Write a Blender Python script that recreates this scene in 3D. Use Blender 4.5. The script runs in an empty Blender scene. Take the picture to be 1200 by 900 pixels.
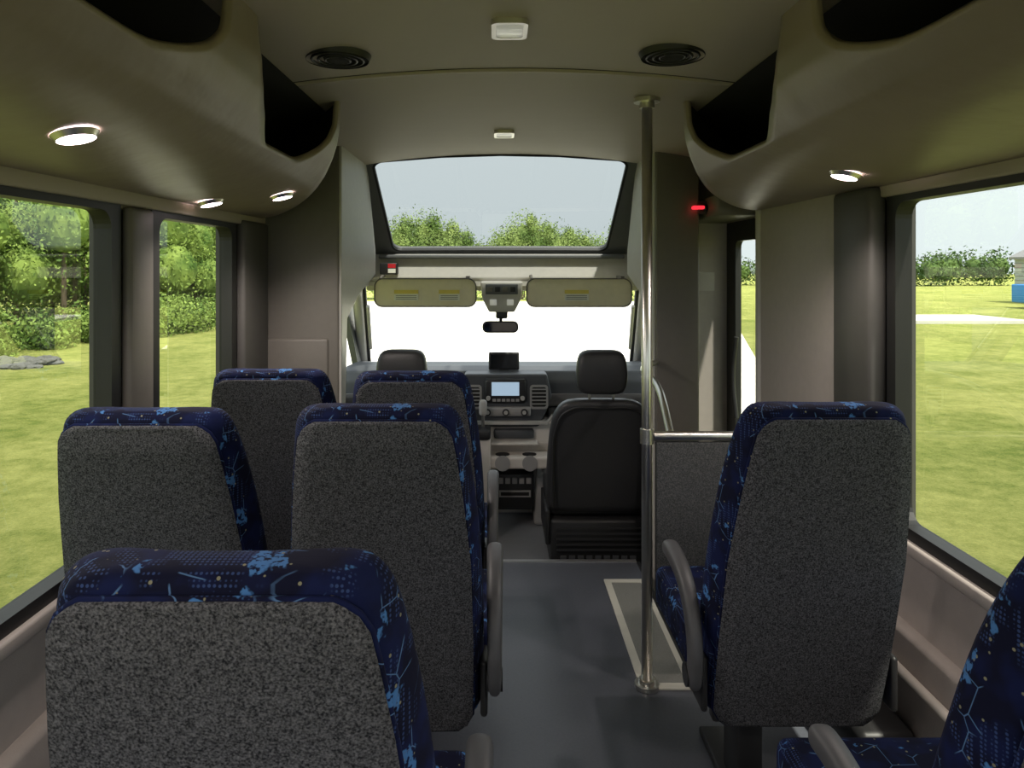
import bpy, bmesh, math, random
import numpy as np
from mathutils import Vector, Matrix
random.seed(4); np.random.seed(4)
scene = bpy.context.scene
COL = scene.collection
try:
    scene.view_settings.view_transform = 'Standard'
    scene.view_settings.exposure = .75
except Exception: pass

# ------------------------------------------------------------- materials
def new_mat(name):
    m = bpy.data.materials.new(name); m.use_nodes = True
    nt = m.node_tree; return m, nt, nt.nodes, nt.links, nt.nodes['Principled BSDF']
def simple(name, col, rough=.6, metal=0, nscale=30, namt=.08, bump=0, bscale=200, spec=.5, emis=None, es=0):
    m, nt, N, L, B = new_mat(name)
    B.inputs['Roughness'].default_value = rough; B.inputs['Metallic'].default_value = metal
    B.inputs['Specular IOR Level'].default_value = spec
    tc = N.new('ShaderNodeTexCoord')
    no = N.new('ShaderNodeTexNoise'); no.inputs['Scale'].default_value = nscale; no.inputs['Detail'].default_value = 4
    L.new(tc.outputs['Object'], no.inputs['Vector'])
    mx = N.new('ShaderNodeMix'); mx.data_type = 'RGBA'
    mx.inputs[6].default_value = tuple(c*(1-namt) for c in col)+(1,)
    mx.inputs[7].default_value = tuple(min(1, c*(1+namt)) for c in col)+(1,)
    L.new(no.outputs['Fac'], mx.inputs[0]); L.new(mx.outputs[2], B.inputs['Base Color'])
    if bump:
        n2 = N.new('ShaderNodeTexNoise'); n2.inputs['Scale'].default_value = bscale; n2.inputs['Detail'].default_value = 3
        L.new(tc.outputs['Object'], n2.inputs['Vector'])
        b = N.new('ShaderNodeBump'); b.inputs['Strength'].default_value = bump; b.inputs['Distance'].default_value = .01
        L.new(n2.outputs['Fac'], b.inputs['Height']); L.new(b.outputs[0], B.inputs['Normal'])
    if emis:
        B.inputs['Emission Color'].default_value = emis+(1,); B.inputs['Emission Strength'].default_value = es
    return m

M = {}
M['vinyl'] = simple('taupe_vinyl', (.29, .24, .185), .42, bump=.4, bscale=9, nscale=5, namt=.10)
M['ceil'] = simple('ceiling_vinyl', (.44, .385, .315), .6, bump=.15, bscale=9, nscale=4, namt=.05)
M['wall'] = simple('wall_panel_taupe', (.39, .35, .325), .55, bump=.1, bscale=300)
M['panel'] = simple('bulkhead_grey', (.155, .143, .126), .5, bump=.1, bscale=300)
M['panel_l'] = simple('light_grey_plastic', (.49, .475, .445), .45)
M['slate'] = simple('slate_grey', (.13, .135, .14), .5)
M['pillar'] = simple('pillar_dark_grey', (.08, .077, .072), .5)
M['dark'] = simple('shade_trim_black', (.012, .011, .010), .8)  # near-black: painted shade inside the racks, also seams, vents and slots
M['black'] = simple('black_plastic', (.018, .018, .019), .45)
M['blackr'] = simple('black_rubber', (.012, .012, .012), .5)
M['arm'] = simple('armrest_grey', (.07, .07, .075), .5)
M['cabseat'] = simple('black_seat_vinyl', (.03, .03, .032), .45, bump=.1, bscale=150)
M['chrome'] = simple('stainless_steel', (.74, .72, .67), .3, metal=1)
M['floor'] = simple('floor_vinyl_blue_grey', (.105, .113, .135), .36, nscale=120, namt=.18, bump=.05, bscale=400)
M['cabfloor'] = simple('cab_floor', (.22, .225, .24), .5)
M['trimwhite'] = simple('floor_trim_white', (.66, .64, .56), .5)
M['grit'] = simple('grit_plate', (.22, .22, .2), .7, nscale=400, namt=.4)
M['alu'] = simple('aluminium_trim', (.6, .6, .6), .35, metal=.8)
M['label'] = simple('label_yellow', (.80, .66, .15), .6)
M['labelw'] = simple('label_white', (.85, .85, .78), .6)
M['red'] = simple('red_plastic', (.6, .02, .03), .4)
M['redlit'] = simple('red_lamp', (.8, .02, .03), .4, emis=(1, .03, .05), es=.8)
M['dash'] = simple('dash_charcoal', (.075, .08, .088), .5)
M['dashmid'] = simple('dash_grey', (.36, .35, .34), .5)
M['taupe'] = simple('console_taupe', (.70, .65, .59), .5)
M['visor'] = simple('visor_beige', (.84, .77, .57), .7)
M['screen'] = simple('screen', (.05, .08, .12), .15, emis=(.45, .6, .75), es=.45)
M['screenoff'] = simple('screen_off', (.01, .012, .015), .1)
M['lamp'] = simple('lamp_lens', (.9, .9, .9), .3, emis=(1, .80, .88), es=10)
M['lampoff'] = simple('lamp_lens_off', (.75, .76, .72), .2, emis=(1, .97, .9), es=.1)
M['mirror'] = simple('mirror_glass', (.25, .26, .27), .05, metal=1)
M['concrete'] = simple('concrete', (.62, .6, .56), .9)
M['sand'] = simple('pale_gravel', (.90, .86, .74), .95, nscale=.6, namt=.08)
M['siding'] = simple('siding_grey', (.42, .45, .47), .8)
M['roof'] = simple('roof_grey', (.25, .25, .26), .8)
M['blue'] = simple('blue_tarp', (.03, .25, .7), .6)
M['trunk'] = simple('bark', (.12, .09, .06), .9)
M['rock'] = simple('rock', (.12, .12, .11), .9, nscale=6, namt=.4)

def grey_fabric(name, lo, hi, sc=320):
    m, nt, N, L, B = new_mat(name)
    B.inputs['Roughness'].default_value = .95; B.inputs['Specular IOR Level'].default_value = .15
    tc = N.new('ShaderNodeTexCoord')
    a = N.new('ShaderNodeTexNoise'); a.inputs['Scale'].default_value = sc; a.inputs['Detail'].default_value = 3
    b = N.new('ShaderNodeTexNoise'); b.inputs['Scale'].default_value = 130; b.inputs['Detail'].default_value = 8; b.inputs['Roughness'].default_value = .85
    L.new(tc.outputs['Object'], a.inputs['Vector']); L.new(tc.outputs['Object'], b.inputs['Vector'])
    ad = N.new('ShaderNodeMath'); ad.operation = 'ADD'; L.new(a.outputs['Fac'], ad.inputs[0]); L.new(b.outputs['Fac'], ad.inputs[1])
    r = N.new('ShaderNodeMapRange'); r.inputs[1].default_value = .82; r.inputs[2].default_value = 1.26
    L.new(ad.outputs[0], r.inputs[0])
    mx = N.new('ShaderNodeMix'); mx.data_type = 'RGBA'; mx.inputs[6].default_value = lo+(1,); mx.inputs[7].default_value = hi+(1,)
    L.new(r.outputs[0], mx.inputs[0]); L.new(mx.outputs[2], B.inputs['Base Color'])
    bp = N.new('ShaderNodeBump'); bp.inputs['Strength'].default_value = .25; bp.inputs['Distance'].default_value = .004
    L.new(a.outputs['Fac'], bp.inputs['Height']); L.new(bp.outputs[0], B.inputs['Normal'])
    return m
M['grey'] = grey_fabric('grey_fabric', (.014, .015, .018), (.160, .160, .172))
M['modesty'] = grey_fabric('grey_speckle_laminate', (.055, .057, .06), (.13, .13, .13), 260)

def blue_fabric():
    m, nt, N, L, B = new_mat('blue_pattern_fabric')
    B.inputs['Roughness'].default_value = .9; B.inputs['Specular IOR Level'].default_value = .2
    tc = N.new('ShaderNodeTexCoord')
    def noise(sc, det=2, off=0):
        mp = N.new('ShaderNodeMapping'); mp.inputs['Location'].default_value = (off, off*2, off)
        L.new(tc.outputs['Object'], mp.inputs['Vector'])
        n = N.new('ShaderNodeTexNoise'); n.inputs['Scale'].default_value = sc; n.inputs['Detail'].default_value = det
        L.new(mp.outputs[0], n.inputs['Vector']); return n.outputs['Fac']
    def thr(src, a, b):
        r = N.new('ShaderNodeMapRange'); r.inputs[1].default_value = a; r.inputs[2].default_value = b
        L.new(src, r.inputs[0]); return r.outputs[0]
    def mul(a, b):
        k = N.new('ShaderNodeMath'); k.operation = 'MULTIPLY'; L.new(a, k.inputs[0]); L.new(b, k.inputs[1]); return k.outputs[0]
    def mix(f, a, col):
        x = N.new('ShaderNodeMix'); x.data_type = 'RGBA'; L.new(f, x.inputs[0])
        if isinstance(a, tuple): x.inputs[6].default_value = a
        else: L.new(a, x.inputs[6])
        x.inputs[7].default_value = col; return x.outputs[2]
    c = mix(thr(noise(16, 2, 3), .45, .6), (.0025, .0035, .018, 1), (.004, .008, .046, 1))
    v = N.new('ShaderNodeTexVoronoi'); v.inputs['Scale'].default_value = 175; v.inputs['Randomness'].default_value = .1
    L.new(tc.outputs['Object'], v.inputs['Vector'])
    dots = mul(thr(v.outputs['Distance'], .40, .28), thr(noise(16, 1, 7), .47, .52))
    c = mix(dots, c, (.028, .05, .14, 1))
    blot = mul(thr(noise(17, 4, 11), .625, .645), thr(noise(110, 2, 1), .42, .50))
    c = mix(blot, c, (.055, .16, .38, 1))
    e = N.new('ShaderNodeTexVoronoi'); e.feature = 'DISTANCE_TO_EDGE'; e.inputs['Scale'].default_value = 16
    L.new(tc.outputs['Object'], e.inputs['Vector'])
    lines = mul(thr(e.outputs['Distance'], .014, .007), thr(noise(18, 1, 19), .51, .57))
    c = mix(lines, c, (.07, .14, .28, 1))
    v2 = N.new('ShaderNodeTexVoronoi'); v2.inputs['Scale'].default_value = 48
    L.new(tc.outputs['Object'], v2.inputs['Vector'])
    c = mix(thr(v2.outputs['Distance'], .12, .09), c, (.20, .19, .13, 1))
    L.new(c, B.inputs['Base Color'])
    return m
M['bluefab'] = blue_fabric()

def glass_mat(name, tint, base=.05, graz=.3):
    m, nt, N, L, B = new_mat(name)
    N.remove(B); out = N['Material Output']
    t = N.new('ShaderNodeBsdfTransparent'); t.inputs[0].default_value = tint+(1,)
    g = N.new('ShaderNodeBsdfGlossy'); g.inputs['Roughness'].default_value = 0.0; g.inputs['Color'].default_value = (.95, .97, .9, 1)
    f = N.new('ShaderNodeLayerWeight'); f.inputs[0].default_value = .5
    p = N.new('ShaderNodeMath'); p.operation = 'POWER'; L.new(f.outputs['Facing'], p.inputs[0]); p.inputs[1].default_value = 5
    q = N.new('ShaderNodeMath'); q.operation = 'MULTIPLY_ADD'; L.new(p.outputs[0], q.inputs[0]); q.inputs[1].default_value = graz; q.inputs[2].default_value = base
    mx = N.new('ShaderNodeMixShader'); L.new(q.outputs[0], mx.inputs[0]); L.new(t.outputs[0], mx.inputs[1]); L.new(g.outputs[0], mx.inputs[2])
    L.new(mx.outputs[0], out.inputs[0]); return m
M['glass'] = glass_mat('tinted_side_glass', (.68, .695, .65), .15, .3)
M['wglass'] = glass_mat('windshield_glass', (.95, .96, .95), .02, .1)
M['sglass'] = glass_mat('skylight_glass', (.40, .415, .40), .03, .1)

def grass_mat():
    m, nt, N, L, B = new_mat('grass')
    B.inputs['Roughness'].default_value = .95; B.inputs['Specular IOR Level'].default_value = .1
    tc = N.new('ShaderNodeTexCoord')
    outs = []
    for sc, det in ((.4, 4), (5.0, 6), (32, 8)):
        n = N.new('ShaderNodeTexNoise'); n.inputs['Scale'].default_value = sc; n.inputs['Detail'].default_value = det; n.inputs['Roughness'].default_value = .85
        L.new(tc.outputs['Object'], n.inputs['Vector']); outs.append(n.outputs['Fac'])
    r = N.new('ShaderNodeValToRGB'); cr = r.color_ramp
    cr.elements[0].position = .41; cr.elements[0].color = (.20, .27, .045, 1)
    cr.elements[1].position = .58; cr.elements[1].color = (.62, .62, .20, 1)
    a = N.new('ShaderNodeMath'); a.operation = 'ADD'; L.new(outs[0], a.inputs[0]); L.new(outs[1], a.inputs[1])
    b = N.new('ShaderNodeMath'); b.operation = 'ADD'; L.new(a.outputs[0], b.inputs[0]); L.new(outs[2], b.inputs[1])
    c = N.new('ShaderNodeMath'); c.operation = 'DIVIDE'; L.new(b.outputs[0], c.inputs[0]); c.inputs[1].default_value = 3
    L.new(c.outputs[0], r.inputs[0]); L.new(r.outputs[0], B.inputs['Base Color'])
    bp = N.new('ShaderNodeBump'); bp.inputs['Strength'].default_value = 1; bp.inputs['Distance'].default_value = .09
    L.new(outs[2], bp.inputs['Height']); L.new(bp.outputs[0], B.inputs['Normal'])
    return m
M['grass'] = grass_mat()
def leaf_mat(name, lo, hi, sc):
    m, nt, N, L, B = new_mat(name)
    B.inputs['Roughness'].default_value = .7; B.inputs['Specular IOR Level'].default_value = .2
    tc = N.new('ShaderNodeTexCoord'); n = N.new('ShaderNodeTexNoise'); n.inputs['Scale'].default_value = sc; n.inputs['Detail'].default_value = 5
    L.new(tc.outputs['Object'], n.inputs['Vector'])
    r = N.new('ShaderNodeMapRange'); r.inputs[1].default_value = .35; r.inputs[2].default_value = .65; L.new(n.outputs['Fac'], r.inputs[0])
    mx = N.new('ShaderNodeMix'); mx.data_type = 'RGBA'; mx.inputs[6].default_value = lo+(1,); mx.inputs[7].default_value = hi+(1,)
    L.new(r.outputs[0], mx.inputs[0]); L.new(mx.outputs[2], B.inputs['Base Color'])
    return m
M['leaf'] = leaf_mat('leaves', (.06, .12, .02), (.24, .33, .07), 1.2)
M['leaf_front'] = leaf_mat('leaves_front', (.15, .24, .06), (.38, .48, .15), .8)
M['leaf_far'] = leaf_mat('leaves_far', (.04, .085, .025), (.14, .22, .06), .5)

# ------------------------------------------------------------- helpers
def grp(name, loc=(0, 0, 0)):
    e = bpy.data.objects.new(name, None); e.location = loc; e.empty_display_size = .1; COL.objects.link(e); return e
def add(name, me, mat, parent=None, smooth=False):
    o = bpy.data.objects.new(name, me); COL.objects.link(o)
    if mat is not None and len(me.materials) == 0:
        me.materials.append(M[mat] if isinstance(mat, str) else mat)
    if parent: o.parent = parent
    if smooth:
        for p in me.polygons: p.use_smooth = True
    return o
def mesh(name, vs, fs):
    me = bpy.data.meshes.new(name); me.from_pydata([tuple(v) for v in vs], [], fs); me.update(); return me
def bm_me(bm, name):
    bmesh.ops.recalc_face_normals(bm, faces=bm.faces)
    me = bpy.data.meshes.new(name); bm.to_mesh(me); bm.free(); return me
def box(name, x0, x1, y0, y1, z0, z1, mat, parent=None, bevel=0, seg=2):
    bm = bmesh.new(); bmesh.ops.create_cube(bm, size=1)
    for v in bm.verts:
        v.co = Vector((x0+(v.co.x+.5)*(x1-x0), y0+(v.co.y+.5)*(y1-y0), z0+(v.co.z+.5)*(z1-z0)))
    if bevel: bmesh.ops.bevel(bm, geom=bm.edges[:], offset=bevel, segments=seg, affect='EDGES', profile=.5)
    o = add(name, bm_me(bm, name), mat, parent, smooth=False)
    if bevel:
        for p in o.data.polygons: p.use_smooth = True
        try: o.data.set_sharp_from_angle(angle=math.radians(50))
        except Exception: pass
    return o
def extr(name, pts, axis, a0, a1, mat, parent=None, bevel=0):
    def mk(p, a):
        return {'X': (a, p[0], p[1]), 'Y': (p[0], a, p[1]), 'Z': (p[0], p[1], a)}[axis]
    n = len(pts); vs = [mk(p, a0) for p in pts]+[mk(p, a1) for p in pts]
    fs = [tuple(range(n)), tuple(range(2*n-1, n-1, -1))]+[(i, (i+1) % n, n+(i+1) % n, n+i) for i in range(n)]
    bm = bmesh.new(); V = [bm.verts.new(v) for v in vs]
    for f in fs: bm.faces.new([V[i] for i in f])
    bmesh.ops.recalc_face_normals(bm, faces=bm.faces)
    if bevel: bmesh.ops.bevel(bm, geom=bm.edges[:], offset=bevel, segments=2, affect='EDGES', profile=.5)
    return add(name, bm_me(bm, name), mat, parent)
def tube(name, pts, r, mat, parent=None, cyc=False, res=8, smooth=True):
    cu = bpy.data.curves.new(name, 'CURVE'); cu.dimensions = '3D'; cu.bevel_depth = r; cu.bevel_resolution = 4; cu.use_fill_caps = True
    sp = cu.splines.new('BEZIER' if smooth else 'POLY')
    if smooth:
        sp.bezier_points.add(len(pts)-1)
        for b, p in zip(sp.bezier_points, pts): b.co = p; b.handle_left_type = b.handle_right_type = 'AUTO'
        sp.resolution_u = res
    else:
        sp.points.add(len(pts)-1)
        for b, p in zip(sp.points, pts): b.co = (*p, 1)
    sp.use_cyclic_u = cyc
    o = bpy.data.objects.new(name, cu); COL.objects.link(o); cu.materials.append(M[mat])
    if parent: o.parent = parent
    return o
def cyl(name, c, r, h, mat, parent=None, axis='Z', seg=32, r2=None):
    bm = bmesh.new(); bmesh.ops.create_cone(bm, cap_ends=True, segments=seg, radius1=r, radius2=r if r2 is None else r2, depth=h)
    if axis == 'X': bmesh.ops.rotate(bm, verts=bm.verts, cent=(0, 0, 0), matrix=Matrix.Rotation(math.pi/2, 3, 'Y'))
    if axis == 'Y': bmesh.ops.rotate(bm, verts=bm.verts, cent=(0, 0, 0), matrix=Matrix.Rotation(math.pi/2, 3, 'X'))
    bmesh.ops.translate(bm, verts=bm.verts, vec=c)
    return add(name, bm_me(bm, name), mat, parent)
def rrect(u0, u1, v0, v1, r, k=6):
    r = min(r, (u1-u0)/2-.001, (v1-v0)/2-.001); pts = []
    for cx, cy, a in ((u1-r, v1-r, 0), (u0+r, v1-r, 90), (u0+r, v0+r, 180), (u1-r, v0+r, 270)):
        for i in range(k+1):
            t = math.radians(a+90*i/k); pts.append((cx+r*math.cos(t), cy+r*math.sin(t)))
    return pts
def ring(name, fn, outer, inner, thick, mat, parent=None):
    n = len(outer)
    vs = [fn(u, v, 0) for u, v in outer]+[fn(u, v, 0) for u, v in inner]+[fn(u, v, thick) for u, v in outer]+[fn(u, v, thick) for u, v in inner]
    fs = []
    for i in range(n):
        j = (i+1) % n
        fs += [(i, j, n+j, n+i), (2*n+i, 3*n+i, 3*n+j, 2*n+j), (i, 2*n+i, 2*n+j, j), (n+i, n+j, 3*n+j, 3*n+i)]
    me = mesh(name, vs, fs); bm = bmesh.new(); bm.from_mesh(me); bmesh.ops.recalc_face_normals(bm, faces=bm.faces); bm.to_mesh(me); bm.free()
    return add(name, me, mat, parent)
def mod_sub(o, n=1):
    m = o.modifiers.new('s', 'SUBSURF'); m.levels = n; m.render_levels = n
def mod_solid(o, t, off=0):
    m = o.modifiers.new('t', 'SOLIDIFY'); m.thickness = t; m.offset = off

XL, XR, XC = -1.07, 1.21, .05
ZC = 2.05; REAR = -1.6
def zceil(x): return ZC-.055*((x-XC)/.75)**2

# ------------------------------------------------------------- floor
fl = extr('floor', [(XL-.05, REAR), (XR+.05, REAR), (XR+.05, 2.5), (.68, 2.5), (.68, 3.48), (XL-.05, 3.48)], 'Z', -.05, 0, 'floor')
cf = extr('cab_floor', [(-1.0, 3.48), (1.05, 3.48), (1.05, 5.15), (-1.0, 5.15)], 'Z', -.17, -.12, 'cabfloor')
box('trim_1', XL, .68, 3.465, 3.49, -.12, .006, 'alu')
g = grp('stepwell')
box('riser_side', .68, .70, 2.5, 3.48, -.35, -.001, 'black', g)
box('tread', .70, XR+.05, 2.5, 3.8, -.37, -.33, 'floor', g)
box('riser_back', .70, XR+.05, 2.48, 2.5, -.35, -.05, 'black', g)
g = grp('floor_step_plate')
ring('border', lambda u, v, w: (u, v, .001+w), rrect(.49, .675, 2.42, 3.27, .005), rrect(.52, .655, 2.455, 3.235, .004), .005, 'trimwhite', g)
box('grit', .52, .655, 2.455, 3.235, .001, .004, 'grit', g)

# ------------------------------------------------------------- side walls
def side_wall(side, X, wins, zs, zt, yend, zrack):
    s = -1 if side == 'left' else 1
    a, b = sorted((X, X+s*.06))
    g = grp('wall_'+side)
    box('lower', a, b, REAR, yend, -.05, zs, 'wall', g)
    box('upper', a, b, REAR, yend, zt, ZC+.02, 'ceil', g)
    ys = [REAR]+[y for w in wins for y in w]+[yend]
    for i in range(0, len(ys), 2):
        box('pier_%d' % i, a, b, ys[i], ys[i+1], zs, zt, 'pillar', g)
    a2, b2 = sorted((X-s*.03, X+s*.01))
    box('sill_ledge', a2, b2, REAR, yend, zs-.05, zs-.012, 'wall', g, bevel=.008)
    a3, b3 = sorted((X-s*.025, X+s*.01))
    box('header_strip', a3, b3, REAR, yend, zt+.008, zrack+.02, 'ceil', g, bevel=.006)
    a4, b4 = sorted((X-s*.045, X+s*.01))
    box('lower_bulge', a4, b4, REAR, yend, .0, .40, 'wall', g, bevel=.015)
    for k, w in enumerate(wins):
        wg = grp('window_%d' % (k+1 if side == 'left' else k+4))
        y0, y1 = w
        fn = lambda u, v, t: (X-s*.012+s*t, u, v)
        ring('frame', fn, rrect(y0-.03, y1+.03, zs-.012, zt+.012, .004), rrect(y0+.018, y1-.018, zs+.022, zt-.012, .05), .05, 'blackr', wg)
        xg = X+s*.03
        add('glass', mesh('glass', [(xg, y0, zs), (xg, y1, zs), (xg, y1, zt), (xg, y0, zt)], [(0, 1, 2, 3)]), 'glass', wg)
side_wall('left', XL, [(-.75, .62), (.80, 1.96), (2.2, 2.84)], .665, 1.615, 3.2, 1.65)
side_wall('right', XR, [(-.55, .72), (.92, 2.15)], .665, 1.655, 3.17, 1.69)
g = grp('pillar_cover_left')
box('cover', XL, XL+.03, 2.01, 2.15, .67, 1.62, 'panel', g, bevel=.012)
box('cover_front', XL, XL+.04, 2.89, 3.19, .67, 1.64, 'pillar', g, bevel=.012)
g = grp('pillar_cover_right')
box('cover_dark', XR-.06, XR, 2.19, 2.44, .67, 1.70, 'pillar', g, bevel=.02)
box('cover_light', XR-.05, XR, 2.44, 3.15, 0, 1.74, 'wall', g, bevel=.012)
box('cover_edge', XR-.06, XR, 3.12, 3.17, 0, 1.74, 'panel_l', g, bevel=.012)

g = grp('wall_rear')
box('lower', XL-.06, XR+.06, REAR-.06, REAR, -.05, .8, 'wall', g)
box('upper', XL-.06, XR+.06, REAR-.06, REAR, 1.85, 2.07, 'wall', g)
box('side_a', XL-.06, -.95, REAR-.06, REAR, .8, 1.85, 'wall', g)
box('side_b', 1.05, XR+.06, REAR-.06, REAR, .8, 1.85, 'wall', g)
wg = grp('window_7')
ring('frame', lambda u, v, w: (u, REAR-.04+w, v), rrect(-.96, 1.06, .79, 1.86, .004), rrect(-.92, 1.02, .83, 1.82, .06), .06, 'blackr', wg)
add('glass', mesh('glass', [(-.95, REAR-.03, .8), (1.05, REAR-.03, .8), (1.05, REAR-.03, 1.85), (-.95, REAR-.03, 1.85)], [(0, 1, 2, 3)]), 'wglass', wg)

# ------------------------------------------------------------- ceiling
xs = [XL-.05+(XR-XL+.1)*i/30 for i in range(31)]
g = grp('ceiling')
def slab(name, y0, y1, zoff0, zoff1, mat):
    n = len(xs); vs = []
    for y in (y0, y1):
        for x in xs: vs.append((x, y, zceil(x)+zoff0))
    for y in (y0, y1):
        for x in xs: vs.append((x, y, zceil(x)+zoff1))
    fs = []
    for i in range(n-1):
        fs += [(i, i+1, n+i+1, n+i), (2*n+i, 3*n+i, 3*n+i+1, 2*n+i+1), (i, 2*n+i, 2*n+i+1, i+1), (n+i, n+i+1, 3*n+i+1, 3*n+i)]
    return add(name, mesh(name, vs, fs), mat, g, smooth=True)
for nm, a, b in (('panel_rear', REAR-.05, .70), ('panel_mid', .708, 2.140), ('panel_front', 2.155, 3.80)):
    o = slab(nm, a, b, 0, .03, 'ceil')
    try: o.data.set_sharp_from_angle(angle=math.radians(40))
    except Exception: pass
slab('panel_backing', REAR-.05, 3.80, .02, .05, 'dark')
slab('seam_bead', 2.134, 2.157, .002, .02, 'dark')
slab('seam_bead2', 2.158, 2.178, -.005, .01, 'ceil')

# ------------------------------------------------------------- luggage racks
PROF = [(.60, .60), (.603, .54), (.606, .48), (.622, .43), (.65, .385), (.695, .338), (.75, .305), (.81, .28), (.88, .26), (.95, .243), (1.02, .230), (1.14, .215)]
YEND = [2.45, 2.45, 2.46, 2.49, 2.54, 2.62, 2.72, 2.82, 2.93, 3.02, 3.10, 3.17]
def rack(side):
    s = -1 if side == 'left' else 1
    g = grp('luggage_rack_'+side)
    dzo = 0 if side == 'left' else .04
    def P(u, dz):
        k = max(0, (u-.6)/.54)
        return XC+s*u, 1.45+dz+dzo*k
    prof = [P(u, d) for u, d in PROF]
    prof[0] = (prof[0][0], zceil(prof[0][0])+.01)
    S = [i*.25 for i in range(0, 25)]+[6.5+.5*i for i in range(10)]
    idx = list(range(12))
    def flare(sv, lip, amt, pw=4): return amt*min(1, sv/lip)**pw
    rows = []
    for sv in S:
        x = float(np.interp(sv, idx, [p[0] for p in prof])); z = float(np.interp(sv, idx, [p[1] for p in prof])); ye = float(np.interp(sv, idx, YEND))
        h5 = 1-min(1, sv/5); h4 = 1-min(1, sv/4)
        bp = [REAR,
              .02-flare(sv, 4, .25), .20+.05*(1-h4)+flare(sv, 4, .25),
              1.46-.02*h4-flare(sv, 4, .26), 1.60+.05*(1-h5)+flare(sv, 5, .30, 2.6),
              2.42-flare(sv, 5, .17), ye]
        rows.append((x, z, bp))
    CN = [8, 4, 6, 6, 6, 5]
    vs, fs = [], []; base = []
    for x, z, bp in rows:
        base.append(len(vs))
        for k in range(6):
            for j in range(CN[k]): vs.append((x, bp[k]+(bp[k+1]-bp[k])*j/CN[k], z))
        vs.append((x, bp[6], z))
    for r in range(len(rows)-1):
        mid = (S[r]+S[r+1])/2; col = 0
        for k in range(6):
            fill = True
            if k in (0, 2) and mid < 4: fill = False
            if k == 4 and mid < 5: fill = False
            for j in range(CN[k]):
                if fill: fs.append((base[r]+col, base[r]+col+1, base[r+1]+col+1, base[r+1]+col))
                col += 1
    bm = bmesh.new(); V = [bm.verts.new(v) for v in vs]
    for f in fs: bm.faces.new([V[i] for i in f])
    bmesh.ops.delete(bm, geom=[v for v in bm.verts if not v.link_faces], context='VERTS')
    o = add('shell', bm_me(bm, 'shell'), 'vinyl', g, smooth=True); mod_sub(o, 1); mod_solid(o, .018, 0)
    vs, fs = [], []
    pts = [(x, y-.012, z) for (x, z), y in zip(prof, YEND)]
    for x, y, z in pts: vs += [(x, y, z), (x, y, zceil(x)+.02)]
    for i in range(len(pts)-1): fs.append((2*i, 2*i+1, 2*i+3, 2*i+2))
    o = add('end_cap', mesh('end_cap', vs, fs), 'dark', g); mod_solid(o, .01, 0)  # end cap coloured near-black for the shade inside the rack
    xw = XL+.004 if side == 'left' else XR-.004
    a, b = sorted((xw, xw-s*.006))
    box('shade_sheet_back', a, b, REAR, 3.1, 1.72, 1.97, 'dark', g)  # dark sheet added on the wall to imitate shade in the rack
    us = [.66, .72, .8, .88, .95, 1.03, 1.11]
    ye = [float(np.interp(u, [p[0] for p in PROF], YEND))-.02 for u in us]
    li2 = [XC+s*u for u in us]; n = len(us)
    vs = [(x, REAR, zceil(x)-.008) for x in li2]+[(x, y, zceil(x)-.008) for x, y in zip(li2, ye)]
    add('shade_sheet_top', mesh('shade_sheet_top', vs, [(i, i+1, n+i+1, n+i) for i in range(n-1)]), 'dark', g)  # dark sheet under the outer ceiling, shade painted as black colour
rack('left'); rack('right')

def spot(name, x, y, z, r, tilt, energy=2):
    g = grp(name, (x, y, z))
    bm = bmesh.new()
    bmesh.ops.create_cone(bm, cap_ends=False, segments=32, radius1=r*1.08, radius2=r*1.35, depth=.012)
    add('bezel', bm_me(bm, 'bezel'), 'chrome', g, smooth=True)
    cyl('lens', (0, 0, -.002), r*1.09, .006, 'lamp', g)
    l = bpy.data.lights.new('bulb', 'SPOT'); l.energy = energy; l.color = (1, .88, .80); l.shadow_soft_size = .03; l.spot_size = math.radians(150); l.spot_blend = .6
    lo = bpy.data.objects.new('bulb', l); COL.objects.link(lo); lo.parent = g; lo.location = (0, 0, -.02)
    g.rotation_euler = (0, tilt, 0)
    return g
def rackz(u, dzo=0):
    for (u0, d0), (u1, d1) in zip(PROF, PROF[1:]):
        if u0 <= u <= u1: return 1.45+d0+(d1-d0)*(u-u0)/(u1-u0)+dzo*max(0, (u-.6)/.54)
for (u, y, side) in ((.86, 1.36, -1), (.84, 2.60, -1), (1.02, 2.40, -1), (.93, 2.0, 1), (.86, .2, -1), (.86, .3, 1), (.86, -.8, -1), (.86, -.8, 1)):
    spot('reading_light', XC+side*u, y, rackz(u, .04 if side > 0 else 0)-.017, .032, side*.25, 9)

def dome(y):
    x = XC-.02; z = zceil(x)
    g = grp('dome_light', (x, y, z))
    ring('bezel', lambda u, v, w: (u, v, -w), rrect(-.045, .045, -.065, .065, .02), rrect(-.034, .034, -.052, .052, .015), .014, 'chrome', g)
    box('lens', -.036, .036, -.054, .054, -.012, -.001, 'lampoff', g, bevel=.004)
dome(1.77); dome(3.18)
def vent(x, y):
    z = zceil(x); g = grp('ceiling_vent', (x, y, z-.003))
    bm = bmesh.new(); bmesh.ops.create_cone(bm, cap_ends=False, segments=40, radius1=.085, radius2=.092, depth=.016)
    add('rim', bm_me(bm, 'rim'), 'black', g, smooth=True)
    cyl('disc', (0, 0, .002), .086, .006, 'dark', g)
    for r in (.07, .052, .034):
        pts = [(r*math.cos(a), r*math.sin(a), -.006) for a in [i*2*math.pi/24 for i in range(24)]]
        tube('ring', pts, .0035, 'black', g, cyc=True, smooth=False)
    for k in range(7):
        box('slat', -.03, .03, -.028+k*.009, -.025+k*.009, -.008, .0, 'black', g)
vent(-.44, 1.95); vent(.48, 1.94)

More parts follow.
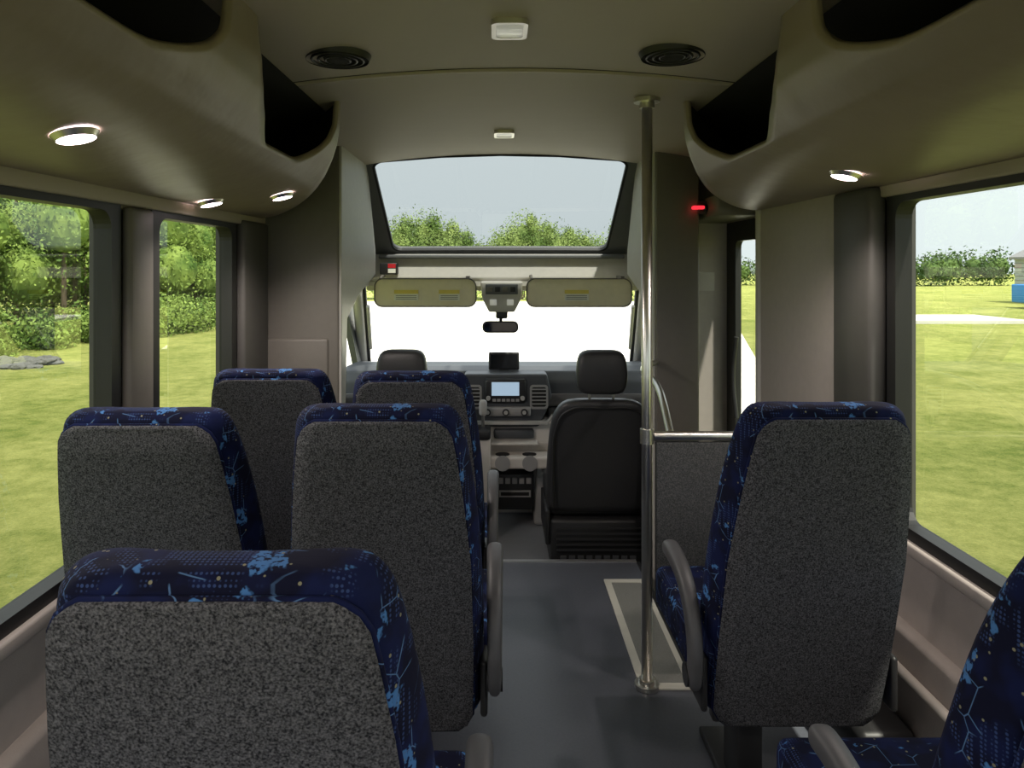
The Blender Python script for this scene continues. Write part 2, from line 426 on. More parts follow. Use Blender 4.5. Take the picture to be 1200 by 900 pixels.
# ------------------------------------------------------------- grab pole + rail + modesty panel
g = grp('grab_pole')
PX, PY = .515, 2.44
o = cyl('pole', (PX, PY, zceil(PX)/2), .0185, zceil(PX), 'chrome', g)
for q in o.data.polygons: q.use_smooth = len(q.vertices) == 4
cyl('flange_bottom', (PX, PY, .008), .042, .014, 'chrome', g); cyl('collar_bottom', (PX, PY, .02), .028, .02, 'chrome', g)
cyl('flange_top', (PX, PY, zceil(PX)-.008), .045, .014, 'chrome', g); cyl('collar_top', (PX, PY, zceil(PX)-.02), .026, .03, 'chrome', g)
cyl('collar_rail', (PX, PY, .865), .024, .05, 'chrome', g)
g = grp('modesty_panel')
tube('rail', [(PX+.022, PY, .865), (XR-.02, PY, .865)], .017, 'chrome', g, smooth=False)
box('board', PX+.03, XR-.03, PY-.012, PY+.012, .28, .845, 'modesty', g, bevel=.004)
g = grp('entry_grab_rail')
tube('rail', [(.60, 2.46, .87), (.62, 2.7, .97), (.66, 3.2, .99), (.76, 3.4, .99)], .014, 'chrome', g)

# ------------------------------------------------------------- bulkheads
g = grp('bulkhead_left')
box('face', XL, -.715, 3.19, 3.24, 0, 2.03, 'panel', g, bevel=.01)
box('hatch', -1.04, -.76, 3.178, 3.2, .55, 1.125, 'panel', g, bevel=.012, seg=3)
extr('jamb', [(3.2, 0), (3.27, 0), (3.27, .5), (3.33, 1.2), (3.6, 1.30), (4.1, 1.40), (4.1, 1.54), (3.83, 2.03), (3.2, 2.03)], 'X', -.745, -.705, 'panel_l', g, bevel=.008)
g = grp('bulkhead_right')
box('face', .76, .97, 3.4, 3.45, -.12, 2.03, 'panel', g, bevel=.01)
box('side', .93, .97, 3.42, 3.84, -.3, 2.03, 'panel', g, bevel=.01)
box('return_panel', .96, XR+.08, 3.8, 3.85, -.37, 2.03, 'wall', g)
box('return_post', 1.0, 1.03, 3.785, 3.81, -.3, 1.9, 'wall', g, bevel=.01)
extr('jamb', [(3.42, -.12), (3.46, -.12), (3.46, .5), (3.5, 1.2), (3.7, 1.30), (4.1, 1.40), (4.1, 1.54), (3.83, 2.03), (3.42, 2.03)], 'X', .75, .79, 'panel_l', g, bevel=.008)
g = grp('wall_entry')
box('upper', XR, XR+.06, 3.17, 3.85, 1.68, ZC+.02, 'vinyl', g)
box('header_box', 1.0, XR, 3.2, 3.8, 1.68, 1.78, 'panel', g, bevel=.01)
box('below', XR+.055, XR+.06, 3.17, 3.85, -.37, -.2, 'black', g)
g = grp('door_1')
fn = lambda u, v, w: (XR+.02+w, u, v)
ring('frame', fn, rrect(3.18, 3.80, -.33, 1.68, .01), rrect(3.25, 3.66, .05, 1.58, .04), .03, 'blackr', g)
add('glass', mesh('glass', [(XR+.035, 3.22, .03), (XR+.035, 3.75, .03), (XR+.035, 3.75, 1.64), (XR+.035, 3.22, 1.64)], [(0, 1, 2, 3)]), 'glass', g)
tube('door_handle', [(XR-.03, 3.5, .7), (XR-.04, 3.52, .9), (XR-.03, 3.5, 1.1)], .012, 'black', g)
g = grp('emergency_release_handle')
box('body', .93, .985, 3.36, 3.40, 1.722, 1.738, 'redlit', g, bevel=.005)
box('knob', .98, 1.0, 3.36, 3.39, 1.71, 1.745, 'black', g, bevel=.008)
box('base', .96, 1.0, 3.385, 3.402, 1.70, 1.76, 'black', g)

# ------------------------------------------------------------- front cap with skylight
A = Vector((0, 3.79, ZC)); Bv = Vector((0, 4.37, 1.52))
d = (Bv-A); Ls = d.length; d.normalize()
def capf(u, v, w):
    p = A+d*v
    k = max(0, 1-v/Ls)
    drop = .05*((u-XC)/.75)**2*k
    return (.015+(u-.015)*(1+.055*k), p.y+w*.6, p.z-drop+w*.7)
g = grp('front_cap')
def dens(pts, n=4):
    out = []
    for i in range(len(pts)):
        a, b = pts[i], pts[(i+1) % len(pts)]
        for k in range(n): out.append((a[0]+(b[0]-a[0])*k/n, a[1]+(b[1]-a[1])*k/n))
    return out
ring('cap_frame', capf, dens(rrect(-.80, .86, -.03, Ls+.02, .005)), dens(rrect(-.635, .665, .004, Ls-.04, .05)), .04, 'slate', g)
ring('seal', lambda u, v, w: capf(u, v, w-.002), dens(rrect(-.642, .672, .0, Ls-.033, .05)), dens(rrect(-.630, .660, .012, Ls-.045, .045)), .02, 'blackr', g)
wg = grp('skylight')
gl = []
for v in (0.0, Ls):
    for i in range(13): gl.append(capf(-.66+1.35*i/12, v, .03))
add('glass', mesh('skyglass', gl, [(i, i+1, 14+i, 13+i) for i in range(12)]), 'sglass', wg)
extr('header_panel', [(4.34, 1.525), (4.40, 1.525), (4.42, 1.30), (4.33, 1.30), (4.29, 1.38), (4.31, 1.44), (4.33, 1.50)], 'X', -.80, .86, 'panel_l', g, bevel=.006)
box('header_lip', -.72, .77, 4.285, 4.33, 1.495, 1.52, 'slate', g, bevel=.008)
box('header_roof', -1.0, 1.05, 4.3, 4.5, 1.33, 1.37, 'panel_l', g)
box('header_side_a', -1.02, -.78, 3.24, 4.45, 1.33, 1.42, 'panel_l', g)
box('header_side_b', .84, 1.06, 3.46, 4.45, 1.33, 1.42, 'panel_l', g)
box('cap_side_a', -.83, -.79, 3.7, 4.45, 1.33, 2.08, 'panel_l', g)
box('cap_side_b', .85, .89, 3.7, 4.45, 1.33, 2.08, 'panel_l', g)
g = grp('control_box')
box('body', -.705, -.60, 4.24, 4.30, 1.40, 1.47, 'black', g, bevel=.006)
box('label', -.655, -.61, 4.236, 4.242, 1.44, 1.465, 'red', g); box('label_b', -.655, -.61, 4.236, 4.242, 1.41, 1.435, 'labelw', g)
def visor(x0, x1):
    g = grp('sun_visor')
    pts = rrect(x0, x1, 1.215, 1.375, .045, 5)
    arc = [(x, z+(.014 if z > 1.3 else 0)*math.sin(math.pi*(x-x0)/(x1-x0))) for x, z in pts]
    extr('pad', arc, 'Y', 4.12, 4.145, 'visor', g, bevel=.006)
    tube('edge_piping', [(x, 4.118, z) for x, z in arc], .004, 'panel', g, cyc=True, smooth=False)
    tube('hinge', [(x0+.03, 4.14, 1.375), (x0+.03, 4.2, 1.39), (x0+.03, 4.33, 1.39)], .008, 'panel', g)
    box('clip', x1-.06, x1-.04, 4.13, 4.33, 1.372, 1.392, 'panel', g)
    return g
def vlabel(v, a, b):
    box('label_w', a, b, 4.114, 4.119, 1.25, 1.305, 'labelw', v); box('label_y', a, b, 4.112, 4.118, 1.29, 1.312, 'label', v)
    for k in range(3): box('txt', a+.01, b-.01, 4.1125, 4.117, 1.257+k*.01, 1.260+k*.01, 'panel', v)
v = visor(-.715, -.125); vlabel(v, -.60, -.46); vlabel(v, -.34, -.22)
v = visor(.17, .78); vlabel(v, .39, .53)
g = grp('overhead_console')
extr('body', [(-.10, 1.36), (.15, 1.36), (.14, 1.26), (.10, 1.18), (-.05, 1.18), (-.09, 1.26)], 'Y', 4.16, 4.36, 'panel_l', g, bevel=.01)
box('recess', -.07, .12, 4.15, 4.165, 1.285, 1.345, 'slate', g, bevel=.004)
for k in range(4): box('button', -.06+k*.045, -.03+k*.045, 4.144, 4.152, 1.30, 1.33, 'black' if k % 2 else 'panel', g, bevel=.003)
for x in (-.045, .055): box('map_lamp', x, x+.04, 4.15, 4.165, 1.22, 1.255, 'lampoff', g, bevel=.004)
box('camera_base', -.01, .06, 4.18, 4.3, 1.14, 1.19, 'black', g, bevel=.01)
g = grp('rear_view_mirror')
extr('housing', rrect(-.09, .125, 1.055, 1.125, .03, 5), 'Y', 4.19, 4.215, 'black', g, bevel=.006)
extr('reflector', rrect(-.08, .115, 1.065, 1.117, .024, 5), 'Y', 4.184, 4.19, 'mirror', g)
tube('stem', [(.018, 4.21, 1.10), (.02, 4.24, 1.13), (.022, 4.28, 1.16)], .01, 'black', g)

# ------------------------------------------------------------- cab: windshield, A pillars, doors
g = grp('windshield')
def ws(u, v, w):
    y = 4.42+.76*v; half = .90+.10*v
    bow = .10*(1-(u)**2)
    return (.02+u*half, y+bow+w, 1.35-.63*v+w*.5)
vs, fs = [], []
for j in range(7):
    for i in range(17): vs.append(ws(-1+i/8, j/6, 0))
for j in range(6):
    for i in range(16): fs.append((j*17+i, j*17+i+1, (j+1)*17+i+1, (j+1)*17+i))
add('glass', mesh('wsglass', vs, fs), 'wglass', g, smooth=True)
for s in (-1, 1):
    cg = grp('a_pillar')
    path = [ws(s*1.0, t, 0) for t in (-.02, .25, .5, .75, 1.05)]
    tube('pillar', path, .035, 'panel_l', cg)
    tube('pillar_seal', [(p[0]-s*.045, p[1]+.01, p[2]) for p in path], .012, 'blackr', cg)
    tube('grab_handle', [(p[0]-s*.07, p[1]-.04, p[2]) for p in path[1:4]], .012, 'panel_l', cg)
for s, nm, x in ((-1, 'door_2', -.97), (1, 'door_3', 1.02)):
    cg = grp(nm)
    a, b = sorted((x, x+s*.05))
    box('lower', a, b, 3.24 if s < 0 else 3.86, 5.2, -.2, .62, 'dashmid', cg, bevel=.01)
    y0 = 3.24 if s < 0 else 3.86
    ring('window_frame', lambda u, v, w: (x+s*w, u, v), [(u, z) for u, z in rrect(y0, 5.15, .60, 1.36, .004)],
         [(u if z < 1 else min(u, 4.50), z) for u, z in rrect(y0+.12, 4.98, .66, 1.30, .04)], .04, 'slate', cg)
    add('glass', mesh('g', [(x+s*.02, y0+.06, .62), (x+s*.02, 5.1, .62), (x+s*.02, 4.6, 1.34), (x+s*.02, y0+.06, 1.34)], [(0, 1, 2, 3)]), 'wglass', cg)
    box('armrest', min(x, x-s*.06), max(x, x-s*.06), 3.95, 4.34, .35, .42, 'dash', cg, bevel=.015)

g = grp('dashboard')
extr('body', [(5.2, .70), (4.85, .80), (4.50, .82), (4.40, .80), (4.36, .74), (4.36, .66), (4.42, .60), (4.52, .52), (4.60, .40), (4.62, .15), (5.2, .15)], 'X', -.96, 1.0, 'dash', g, bevel=.012)
extr('mid_trim', [(4.34, .67), (4.36, .64), (4.42, .58), (4.46, .57), (4.46, .62), (4.40, .66)], 'X', -.95, .99, 'dashmid', g, bevel=.005)
box('glovebox', .32, .92, 4.44, 4.56, .40, .56, 'dashmid', g, bevel=.02)
box('glovebox_handle', .55, .69, 4.43, 4.445, .53, .55, 'dash', g, bevel=.004)
box('firewall', -.97, 1.02, 5.1, 5.18, -.15, .75, 'dash', g)
extr('stack', [(-.20, .80), (.30, .80), (.33, .66), (.29, .56), (.25, .48), (-.15, .48), (-.19, .56), (-.23, .66)], 'Y', 4.27, 4.5, 'dash', g, bevel=.015)
for x in (-.205, .195):
    ring('vent_frame', lambda u, v, w: (u, 4.262+w, v), rrect(x, x+.11, .59, .735, .02), rrect(x+.012, x+.098, .603, .722, .012), .02, 'dashmid', g)
    box('vent_hole', x+.01, x+.10, 4.268, 4.274, .6, .725, 'dark', g)
    for k in range(5): box('vent_slat', x+.012, x+.098, 4.262, 4.272, .617+k*.022, .624+k*.022, 'dashmid', g)
box('radio_bezel', -.08, .175, 4.245, 4.30, .625, .775, 'black', g, bevel=.02, seg=3)
box('radio_screen', -.035, .13, 4.240, 4.246, .675, .755, 'screen', g)
for x in (-.055, .15): cyl('knob', (x, 4.24, .66), .013, .02, 'panel_l', g, axis='Y')
for k in range(6): box('radio_key', -.03+k*.028, -.01+k*.028, 4.238, 4.247, .640, .655, 'dashmid', g)
box('climate_panel', -.10, .20, 4.24, 4.3, .55, .605, 'dashmid', g, bevel=.01)
for x in (-.06, .05, .16): cyl('climate_knob', (x, 4.235, .577), .02, .022, 'black', g, axis='Y'); cyl('climate_cap', (x, 4.222, .577), .012, .006, 'panel_l', g, axis='Y')
extr('silver_band', [(-.20, .52), (.30, .52), (.33, .56), (.33, .545), (.30, .50), (-.20, .50), (-.23, .545), (-.23, .56)], 'Y', 4.24, 4.28, 'panel_l', g, bevel=.003)
extr('lower_console', [(4.32, .50), (4.7, .50), (4.7, -.12), (4.50, -.12), (4.45, .1), (4.33, .25), (4.28, .38)], 'X', -.16, .34, 'taupe', g, bevel=.015)
box('cubby', -.02, .22, 4.265, 4.36, .41, .465, 'dash', g, bevel=.01)
box('cubby_shelf', -.04, .24, 4.2, 4.36, .385, .40, 'taupe', g, bevel=.005)
extr('cup_tray', [(-.08, .26), (.30, .26), (.32, .33), (-.10, .33)], 'Y', 4.15, 4.40, 'taupe', g, bevel=.012)
for x in (.03, .19):
    cyl('cup_holder', (x, 4.215, .331), .042, .004, 'black', g); cyl('cup_rim', (x, 4.148, .295), .045, .006, 'dashmid', g, axis='Y')
extr('tunnel_cover', [(4.36, .25), (4.7, .25), (4.7, -.12), (4.28, -.12), (4.30, .05)], 'X', .22, .40, 'dashmid', g, bevel=.02)
box('switch_box', -.01, .22, 4.27, 4.46, -.02, .20, 'black', g, bevel=.012)
for k in range(5): box('switch', .005+k*.042, .035+k*.042, 4.26, 4.272, .14, .175, 'dashmid', g, bevel=.003)
box('slot', .01, .20, 4.262, 4.272, .06, .10, 'dashmid', g); box('slot_in', .02, .19, 4.259, 4.265, .07, .09, 'dark', g)
g = grp('backup_monitor')
box('housing', -.055, .135, 4.40, 4.425, .805, .915, 'black', g, bevel=.008)
box('display', -.042, .122, 4.396, 4.401, .817, .903, 'screenoff', g); box('foot', .01, .07, 4.41, 4.45, .79, .83, 'black', g)
g = grp('gear_shifter')
box('gate', -.13, -.04, 4.10, 4.25, .44, .50, 'black', g, bevel=.015)
box('gate_support', -.13, -.04, 4.12, 4.25, -.12, .46, 'taupe', g, bevel=.01)
tube('stalk', [(-.085, 4.2, .48), (-.085, 4.18, .55), (-.085, 4.17, .60)], .01, 'chrome', g)
box('knob', -.108, -.062, 4.145, 4.19, .57, .665, 'panel_l', g, bevel=.018, seg=3)
g = grp('steering_wheel')
c = Vector((-.49, 4.10, .66)); ax = Matrix.Rotation(math.radians(-50), 3, 'X')
pts = [c+ax@Vector((.18*math.cos(a), .18*math.sin(a), 0)) for a in [i*2*math.pi/32 for i in range(32)]]
tube('rim', [tuple(p) for p in pts], .016, 'black', g, cyc=True, smooth=False)
for a in (0, math.pi, -math.pi/2): tube('spoke', [tuple(c), tuple(c+ax@Vector((.18*math.cos(a), .18*math.sin(a), 0)))], .018, 'black', g, smooth=False)
o = cyl('hub', (0, 0, 0), .07, .05, 'black', g); o.matrix_local = Matrix.Translation(c)@ax.to_4x4()
tube('column', [tuple(c), (-.49, 4.4, .58)], .03, 'black', g, smooth=False)

# ------------------------------------------------------------- bucket seats (cab)
def loft(name, levels, mat, parent, sub=1, N=24):
    vs, fs = [], []
    for z, cx, cy, hw, hd in levels:
        for i in range(N):
            a = 2*math.pi*i/N; ca, sa = math.cos(a), math.sin(a); p = .45
            vs.append((cx+hw*math.copysign(abs(ca)**p, ca), cy+hd*math.copysign(abs(sa)**p, sa), z))
    for k in range(len(levels)-1):
        for i in range(N): fs.append((k*N+i, k*N+(i+1) % N, (k+1)*N+(i+1) % N, (k+1)*N+i))
    fs.append(tuple(range(N))[::-1]); fs.append(tuple((len(levels)-1)*N+i for i in range(N)))
    o = add(name, mesh(name, vs, fs), mat, parent, smooth=True)
    if sub: mod_sub(o, sub)
    return o
def cab_seat(x, y):
    g = grp('cab_seat', (x, y, -.12))
    loft('backrest', [(.28, 0, .16, .25, .05), (.30, 0, .16, .27, .07), (.5, 0, .12, .275, .07), (.75, 0, .06, .26, .06), (.84, 0, .03, .235, .055), (.88, 0, .02, .20, .05), (.90, 0, .02, .15, .035)], 'cabseat', g)
    tube('seam', [(-.235, .075, .33), (-.24, .04, .55), (-.225, -.005, .76), (-.18, -.03, .84), (0, -.038, .86), (.18, -.03, .84), (.225, -.005, .76), (.24, .04, .55), (.235, .075, .33)], .006, 'black', g)
    loft('headrest', [(.925, 0, .0, .08, .03), (.935, 0, 0, .115, .05), (.99, 0, -.005, .132, .058), (1.08, 0, -.005, .128, .055), (1.13, 0, 0, .115, .05), (1.15, 0, 0, .08, .035)], 'cabseat', g)
    for sx in (-.06, .06): tube('post', [(sx, .01, .86), (sx, 0, .96)], .007, 'chrome', g, smooth=False)
    box('cushion', -.26, .26, .12, .58, .26, .40, 'cabseat', g, bevel=.04, seg=3)
    box('base', -.25, .25, .08, .55, .0, .26, 'black', g, bevel=.02)
    for k in range(9): box('base_slot', -.2+k*.045, -.17+k*.045, .072, .082, .05, .075, 'dash', g)
    for k in range(5): box('base_rib', -.22, .22, .070, .084, .10+k*.028, .108+k*.028, 'cabseat', g)
    box('side_cover', -.275, -.25, .1, .5, .12, .30, 'black', g, bevel=.008)
    return g
cab_seat(.525, 3.58); cab_seat(-.485, 3.60)

# ------------------------------------------------------------- passenger seats
ZT = 1.14
def yr(z): return (ZT-z)*.27
def hw_of(z):
    T = [(.26, .225), (.32, .236), (.5, .24), (.75, .236), (.92, .220), (1.02, .206), (1.08, .196), (1.11, .189), (1.128, .172), (1.14, .14)]
    if z <= T[0][0]: return T[0][1]
    for (a, b), (c, e) in zip(T, T[1:]):
        if a <= z <= c: return b+(e-b)*(z-a)/(c-a)
    return T[-1][1]
def back_mesh():
    lv = [.285, .31, .42, .55, .68, .80, .90, .98, 1.05, 1.09, 1.115, 1.13, 1.138]
    vs, fs = [], []; N = None
    for i, z in enumerate(lv):
        w = hw_of(z); y0 = yr(z); th = .105 if z < 1.0 else .105-.03*(z-1)/.14
        if z > 1.12: y0 += .012
        if z > 1.135: y0 += .015; th -= .03
        wb = w-.022
        if i == 0: y0 += .01; th -= .02
        loop = []
        for t in np.linspace(-1, 1, 9): loop.append((t*(wb-.012), y0))
        loop += [(wb-.002, y0+.006), (wb+.006, y0+.018), (w-.004, y0+th*.45), (w+.004, y0+th*.72), (w-.004, y0+th*.97), (w-.025, y0+th*1.06)]
        for t in np.linspace(1, -1, 7)[1:-1]: loop.append((t*(w-.05), y0+th*.86))
        loop += [(-w+.025, y0+th*1.06), (-w+.004, y0+th*.97), (-w-.004, y0+th*.72), (-w+.004, y0+th*.45), (-wb-.006, y0+.018), (-wb+.002, y0+.006)]
        N = len(loop); vs += [(x, y, z) for x, y in loop]
    for k in range(len(lv)-1):
        for i in range(N): fs.append((k*N+i, k*N+(i+1) % N, (k+1)*N+(i+1) % N, (k+1)*N+i))
    fs.append(tuple(range(N))[::-1]); fs.append(tuple((len(lv)-1)*N+i for i in range(N)))
    return mesh('seat_back', vs, fs)
def panel_rows():
    rows = []
    for z in [.272, .278, .29, .32, .37, .45, .55, .65, .75, .85, .93, 1.0, 1.04, 1.07, 1.09, 1.101, 1.108]:
        w = hw_of(z)-.024
        if z < .32: w -= .03*((.32-z)/.05)**2
        if z > 1.06: w -= .030*((z-1.06)/.048)**3
        rows.append((z, w))
    return rows
def panel_mesh():
    vs, fs = [], []; C = 10
    rows = panel_rows()
    for z, w in rows:
        for i in range(C+1):
            t = -1+2*i/C
            vs.append((t*w, yr(z)-.006-.008*(1-t**4)*(1 if .33 < z < 1.09 else .3), z))
    for k in range(len(rows)-1):
        for i in range(C): fs.append((k*(C+1)+i, k*(C+1)+i+1, (k+1)*(C+1)+i+1, (k+1)*(C+1)+i))
    return mesh('seat_panel', vs, fs)
BM, PM = back_mesh(), panel_mesh()
BM.materials.append(M['bluefab']); PM.materials.append(M['grey'])
for me in (BM, PM):
    for p in me.polygons: p.use_smooth = True
def cushion_mesh():
    bm = bmesh.new(); bmesh.ops.create_cube(bm, size=1)
    for v in bm.verts: v.co = Vector((v.co.x*.522, .27+(v.co.y+.5)*.41, .37+(v.co.z+.5)*.13))
    bmesh.ops.bevel(bm, geom=bm.edges[:], offset=.035, segments=4, affect='EDGES', profile=.6)
    me = bm_me(bm, 'cushion'); me.materials.append(M['bluefab'])
    for p in me.polygons: p.use_smooth = True
    return me
CM = cushion_mesh()
def arm_part(name, x, g):
    path = [(.20, .38), (.18, .47), (.21, .56), (.28, .62), (.38, .642), (.46, .64)]
    vs, fs = [], []; N = 12
    P = [Vector((0, a, b)) for a, b in path]
    fine = []
    for i in range(len(P)-1):
        p0 = P[max(i-1, 0)]; p1 = P[i]; p2 = P[i+1]; p3 = P[min(i+2, len(P)-1)]
        for k in range(4):
            t = k/4
            fine.append(.5*((2*p1)+(-p0+p2)*t+(2*p0-5*p1+4*p2-p3)*t*t+(-p0+3*p1-3*p2+p3)*t**3))
    fine.append(P[-1])
    for i, p in enumerate(fine):
        tg = (fine[min(i+1, len(fine)-1)]-fine[max(i-1, 0)]).normalized(); n = Vector((0, -tg.z, tg.y))
        f = i/(len(fine)-1); e = 1
        if i == 0 or i == len(fine)-1: e = .55
        wx = (.017+.008*f)*e; wn = (.030-.008*f)*e
        for k in range(N):
            a = 2*math.pi*k/N; ca, sa = math.cos(a), math.sin(a)
            q = p+n*(wn*math.copysign(abs(sa)**.7, sa)); vs.append((x+wx*math.copysign(abs(ca)**.7, ca), q.y, q.z))
    for i in range(len(fine)-1):
        for k in range(N): fs.append((i*N+k, i*N+(k+1) % N, (i+1)*N+(k+1) % N, (i+1)*N+k))
    fs.append(tuple(range(N))[::-1]); fs.append(tuple((len(fine)-1)*N+k for k in range(N)))
    o = add(name, mesh(name, vs, fs), 'arm', g, smooth=True)
    mod_sub(o, 1)
    cyl('arm_pivot', (x, .205, .41), .028, .04, 'black', g, axis='X')
def seat(x, y, dz=0, arm=0, leg=0, armx=.268):
    g = grp('passenger_seat', (x, y, 0))
    for nm, me in (('backrest', BM), ('back_panel', PM), ('cushion', CM)):
        o = add(nm, me, None, g); o.location = (0, 0, dz)
        if nm == 'backrest': mod_sub(o, 1)
        if nm == 'back_panel': mod_solid(o, .010, 0)
    rows = panel_rows()
    pts = [(-w, yr(z)-.003+0, z+dz) for z, w in rows]+[(w, yr(z)-.003, z+dz) for z, w in rows[::-1]]
    tube('piping', pts, .0045, 'bluefab', g, cyc=True, smooth=False)
    if arm: arm_part('armrest', arm*armx, g)
    box('frame', -.22, .22, .30, .62, .325, .375, 'black', g, bevel=.008)
    box('frame_rear', -.20, .20, .26, .30, .25, .33, 'black', g, bevel=.008)
    box('pedestal', leg-.035, leg+.035, .32, .44, .01, .33, 'black', g, bevel=.006)
    box('foot', leg-.06, leg+.06, .22, .60, .0, .025, 'black', g, bevel=.006)
    box('hinge_cover', -.25, -.232, .19, .32, .32, .46, 'black', g, bevel=.008)
    box('hinge_cover_b', .232, .25, .19, .32, .32, .46, 'black', g, bevel=.008)
    return g
seat(-.310, .750, -.014, 1, armx=.28)
seat(-.275, 1.58, -.005, 1); seat(-.80, 1.56, -.01)
seat(-.285, 2.30, -.035, 1); seat(-.755, 2.30, -.028)
seat(.765, 1.60, -.005, -1, -.08); seat(.825, .775, -.005, -1, -.08)

g = grp('floor_heater')
box('body', 1.0, XR-.05, 1.95, 2.35, 0, .16, 'black', g, bevel=.02)
g = grp('seat_track')
box('rail', XR-.10, XR-.048, -1.2, 1.94, .0, .03, 'alu', g, bevel=.004)
g = grp('wall_seat_rail')
tube('pipe', [(XR-.062, -1.2, .30), (XR-.062, 2.3, .30)], .014, 'taupe', g, smooth=False)
g = grp('seat_belt_anchor')
box('block', XR-.145, XR-.103, 1.62, 1.70, .0, .22, 'black', g, bevel=.008)
cyl('bolt', (XR-.148, 1.66, .18), .014, .012, 'chrome', g, axis='X')

# ------------------------------------------------------------- exterior
GZ = -.75
add('ground_grass', mesh('ground', [(-150, -60, GZ), (150, -60, GZ), (150, 200, GZ), (-150, 200, GZ)], [(0, 1, 2, 3)]), 'grass')
add('ground_gravel_lot', mesh('gravel', [(-2.6, 6, GZ+.02), (3, 6, GZ+.02), (14, 44, GZ+.02), (-14, 44, GZ+.02)], [(0, 1, 2, 3)]), 'sand')
def foliage(name, blobs, per, size, mat, trunks=()):
    vs_all = []
    for (cx, cy, cz, rx, ry, rz) in blobs:
        n = per
        dd = np.random.normal(size=(n, 3)); dd /= np.linalg.norm(dd, axis=1)[:, None]
        rad = np.random.uniform(.5, 1.15, (n, 1))
        bump = 1+.28*np.sin(dd[:, :1]*8+cx)*np.cos(dd[:, 1:2]*7+cy)*np.cos(dd[:, 2:3]*6)
        c = np.array([cx, cy, cz])+dd*rad*bump*np.array([rx, ry, rz])
        c[:, 2] = np.maximum(c[:, 2], GZ+.05)
        nn = dd+np.random.normal(scale=.7, size=(n, 3)); nn /= np.linalg.norm(nn, axis=1)[:, None]
        a = np.cross(nn, np.random.normal(size=(n, 3))); a /= np.linalg.norm(a, axis=1)[:, None]
        b = np.cross(nn, a); s = size*np.random.uniform(.5, 1.2, (n, 1))
        q = np.stack([c-a*s, c-b*s*.5, c+a*s, c+b*s*.5], 1); vs_all.append(q.reshape(-1, 3))
    vv = np.concatenate(vs_all); nf = len(vv)//4
    faces = [(4*i, 4*i+1, 4*i+2, 4*i+3) for i in range(nf)]
    verts = vv.tolist()
    bm = bmesh.new(); bmesh.ops.create_icosphere(bm, subdivisions=2, radius=.52)
    bv = [v.co.copy() for v in bm.verts]; bf = [tuple(v.index for v in f.verts) for f in bm.faces]; bm.free()
    for (cx, cy, cz, rx, ry, rz) in blobs:
        o = len(verts); verts += [[cx+v.x*rx, cy+v.y*ry, cz+v.z*rz] for v in bv]; faces += [tuple(i+o for i in f) for f in bf]
    nl = len(faces)
    for (tx, ty, h, r) in trunks:
        o = len(verts)
        for zz, rr in ((GZ, r), (GZ+h, r*.5)):
            for i in range(8): verts.append([tx+rr*math.cos(i*math.pi/4), ty+rr*math.sin(i*math.pi/4), zz])
        faces += [(o+i, o+(i+1) % 8, o+8+(i+1) % 8, o+8+i) for i in range(8)]
    me = mesh(name, verts, faces); ob = add(name, me, mat); me.materials.append(M['trunk'])
    if len(faces) > nl:
        mi = np.zeros(len(faces), dtype=np.int32); mi[nl:] = 1; me.polygons.foreach_set('material_index', mi)
    return ob
R = random.uniform
bl, tr = [], []
for i in range(64):
    y = R(10, 38); x = -14.6-R(0, 4)+max(0, (y-16))*.22
    h = R(2.8, 4.4)+(1.4 if y > 19 else 0)
    tr.append((x, y, h, .09)); bl.append((x, y, GZ+h*.75, R(1.1, 1.7), R(1.1, 1.7), h*.40)); bl.append((x+R(-.8, .8), y+R(-.8, .8), GZ+h*.4, R(1.1, 1.7), R(1.1, 1.7), h*.35))
for i in range(70):
    y = R(9, 36); x = -13.0+max(0, y-15)*.2+R(-.8, .8); r = R(.3, .85); bl.append((x, y, GZ+r*.6, r*1.2, r*1.2, r))
foliage('tree_line', bl, 1200, .075, 'leaf', tr)
bl, tr = [], []
for x, top in ((-11.5, 5), (-9, 5.2), (-7.4, 5.1), (-6.2, 5.6), (-4.9, 5.9), (-3.6, 5.4), (-2.4, 4.7), (-.7, 3.9), (.6, 5.0), (1.7, 5.9), (2.9, 5.4), (4.1, 4.9), (5.4, 4.8), (6.3, 4.4), (8, 5.2), (10, 5.0), (12.5, 5)):
    y = 47+R(-1.5, 1.5); tr.append((x, y, top*.7, .15)); bl.append((x, y, GZ+top*.68, 1.2, 1.4, top*.31)); bl.append((x+R(-.6, .6), y, GZ+top*.35, 1.7, 1.6, top*.34))
    bl.append((x+R(-1, 1), y-.5, GZ+top*.6, .8, .9, top*.25)); bl.append((x+R(-1, 1), y-.3, GZ+top*.75, .5, .6, top*.2))
foliage('tree_line', bl, 1800, .085, 'leaf_front', tr)
bl = []
for i in range(70):
    x = 22+i*1.6; y = 82-i*.15+R(-3, 3); h = R(2.8, 4.4); bl.append((x, y, GZ+h*.5, 1.8, 1.6, h*.5))
foliage('hedgerow', bl, 500, .22, 'leaf_far')
bl = []
for i in range(50):
    y = 6+i*.9; x = -22.5+R(-2, 1)+max(0, y-20)*.25; h = R(4.4, 6.6)*(1.05 if y > 17 else .85); bl.append((x, y, GZ+h*.5, 2, 2, h*.5))
foliage('tree_line', bl, 900, .15, 'leaf_far')
bm = bmesh.new()
for i in range(50):
    m4 = Matrix.Translation((-10.6+R(-.9, .7), 15.6+R(-.5, .6), GZ+R(.0, .10)))@Matrix.Diagonal((R(.1, .22), R(.1, .22), R(.06, .12), 1))
    bmesh.ops.create_icosphere(bm, subdivisions=2, radius=1, matrix=m4)
for v in bm.verts: v.co += Vector((R(-.02, .02), R(-.02, .02), R(-.02, .02)))
add('rubble_heap', bm_me(bm, 'rocks'), 'rock')
box('concrete_slab', 15.3, 20.5, 27, 30.5, GZ, GZ+.12, 'concrete', None)
g = grp('shed')
SX = 2.2
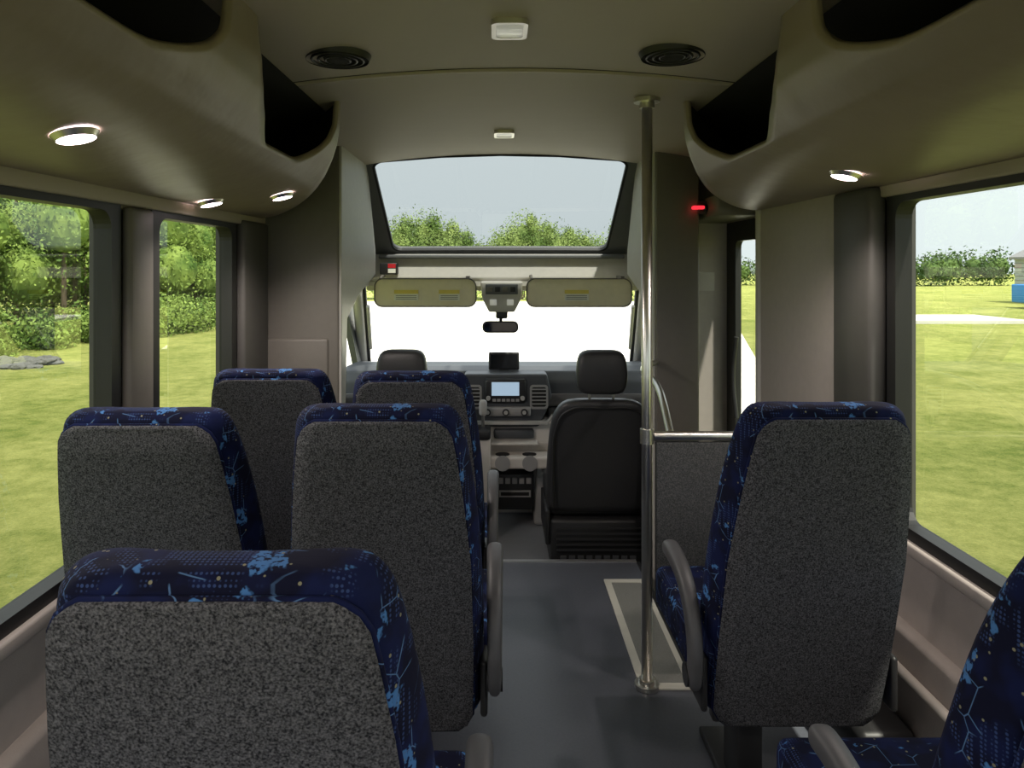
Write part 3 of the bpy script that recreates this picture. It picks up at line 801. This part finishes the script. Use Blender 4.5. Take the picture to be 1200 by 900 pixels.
box('walls', 29.2+SX, 35+SX, 38, 43, GZ, 1.9, 'siding', g)
for k in range(10): box('siding_board', 29.17+SX, 35.03+SX, 37.96, 43.04, GZ+.1+k*.25, GZ+.13+k*.25, 'roof', g)
extr('gable_roof', [(28.9+SX, 1.85), (32.1+SX, 3.4), (35.4+SX, 1.85), (35.4+SX, 2.0), (32.1+SX, 3.6), (28.9+SX, 2.0)], 'Y', 37.7, 43.1, 'roof', g)
g = grp('blue_trailer')
box('bed', 27.2, 28.9, 35, 37.5, GZ+.3, .5, 'blue', g, bevel=.05)
cyl('wheel', (27.5, 34.85, GZ+.3), .3, .2, 'black', g, axis='Y'); cyl('wheel_b', (28.6, 34.85, GZ+.3), .3, .2, 'black', g, axis='Y')

# ------------------------------------------------------------- light
w = bpy.data.worlds.new('sky'); scene.world = w; w.use_nodes = True
N, L = w.node_tree.nodes, w.node_tree.links
bg = N['Background']; tc = N.new('ShaderNodeTexCoord'); sx = N.new('ShaderNodeSeparateXYZ'); L.new(tc.outputs['Generated'], sx.inputs[0])
cr = N.new('ShaderNodeValToRGB'); L.new(sx.outputs['Z'], cr.inputs[0])
cr.color_ramp.elements[0].position = 0; cr.color_ramp.elements[0].color = (.58, .64, .68, 1)
cr.color_ramp.elements[1].position = .7; cr.color_ramp.elements[1].color = (.74, .80, .84, 1)
L.new(cr.outputs[0], bg.inputs[0]); bg.inputs[1].default_value = 1.4
s = bpy.data.lights.new('sun', 'SUN'); s.energy = 5.6; s.angle = math.radians(2); s.color = (1, .95, .85)
so = bpy.data.objects.new('sun', s); COL.objects.link(so)
dirn = Vector((-.22, .42, -.9)).normalized(); so.rotation_euler = dirn.to_track_quat('-Z', 'Y').to_euler()

# ------------------------------------------------------------- camera
cam = bpy.data.cameras.new('camera'); co = bpy.data.objects.new('camera', cam); COL.objects.link(co)
co.location = (0, 0, 1.45); co.rotation_euler = (math.radians(90), 0, 0)
cam.sensor_width = 36; cam.lens = 24.9; cam.shift_x = .01417; cam.shift_y = -.115; cam.clip_start = .02; cam.clip_end = 500
scene.camera = co
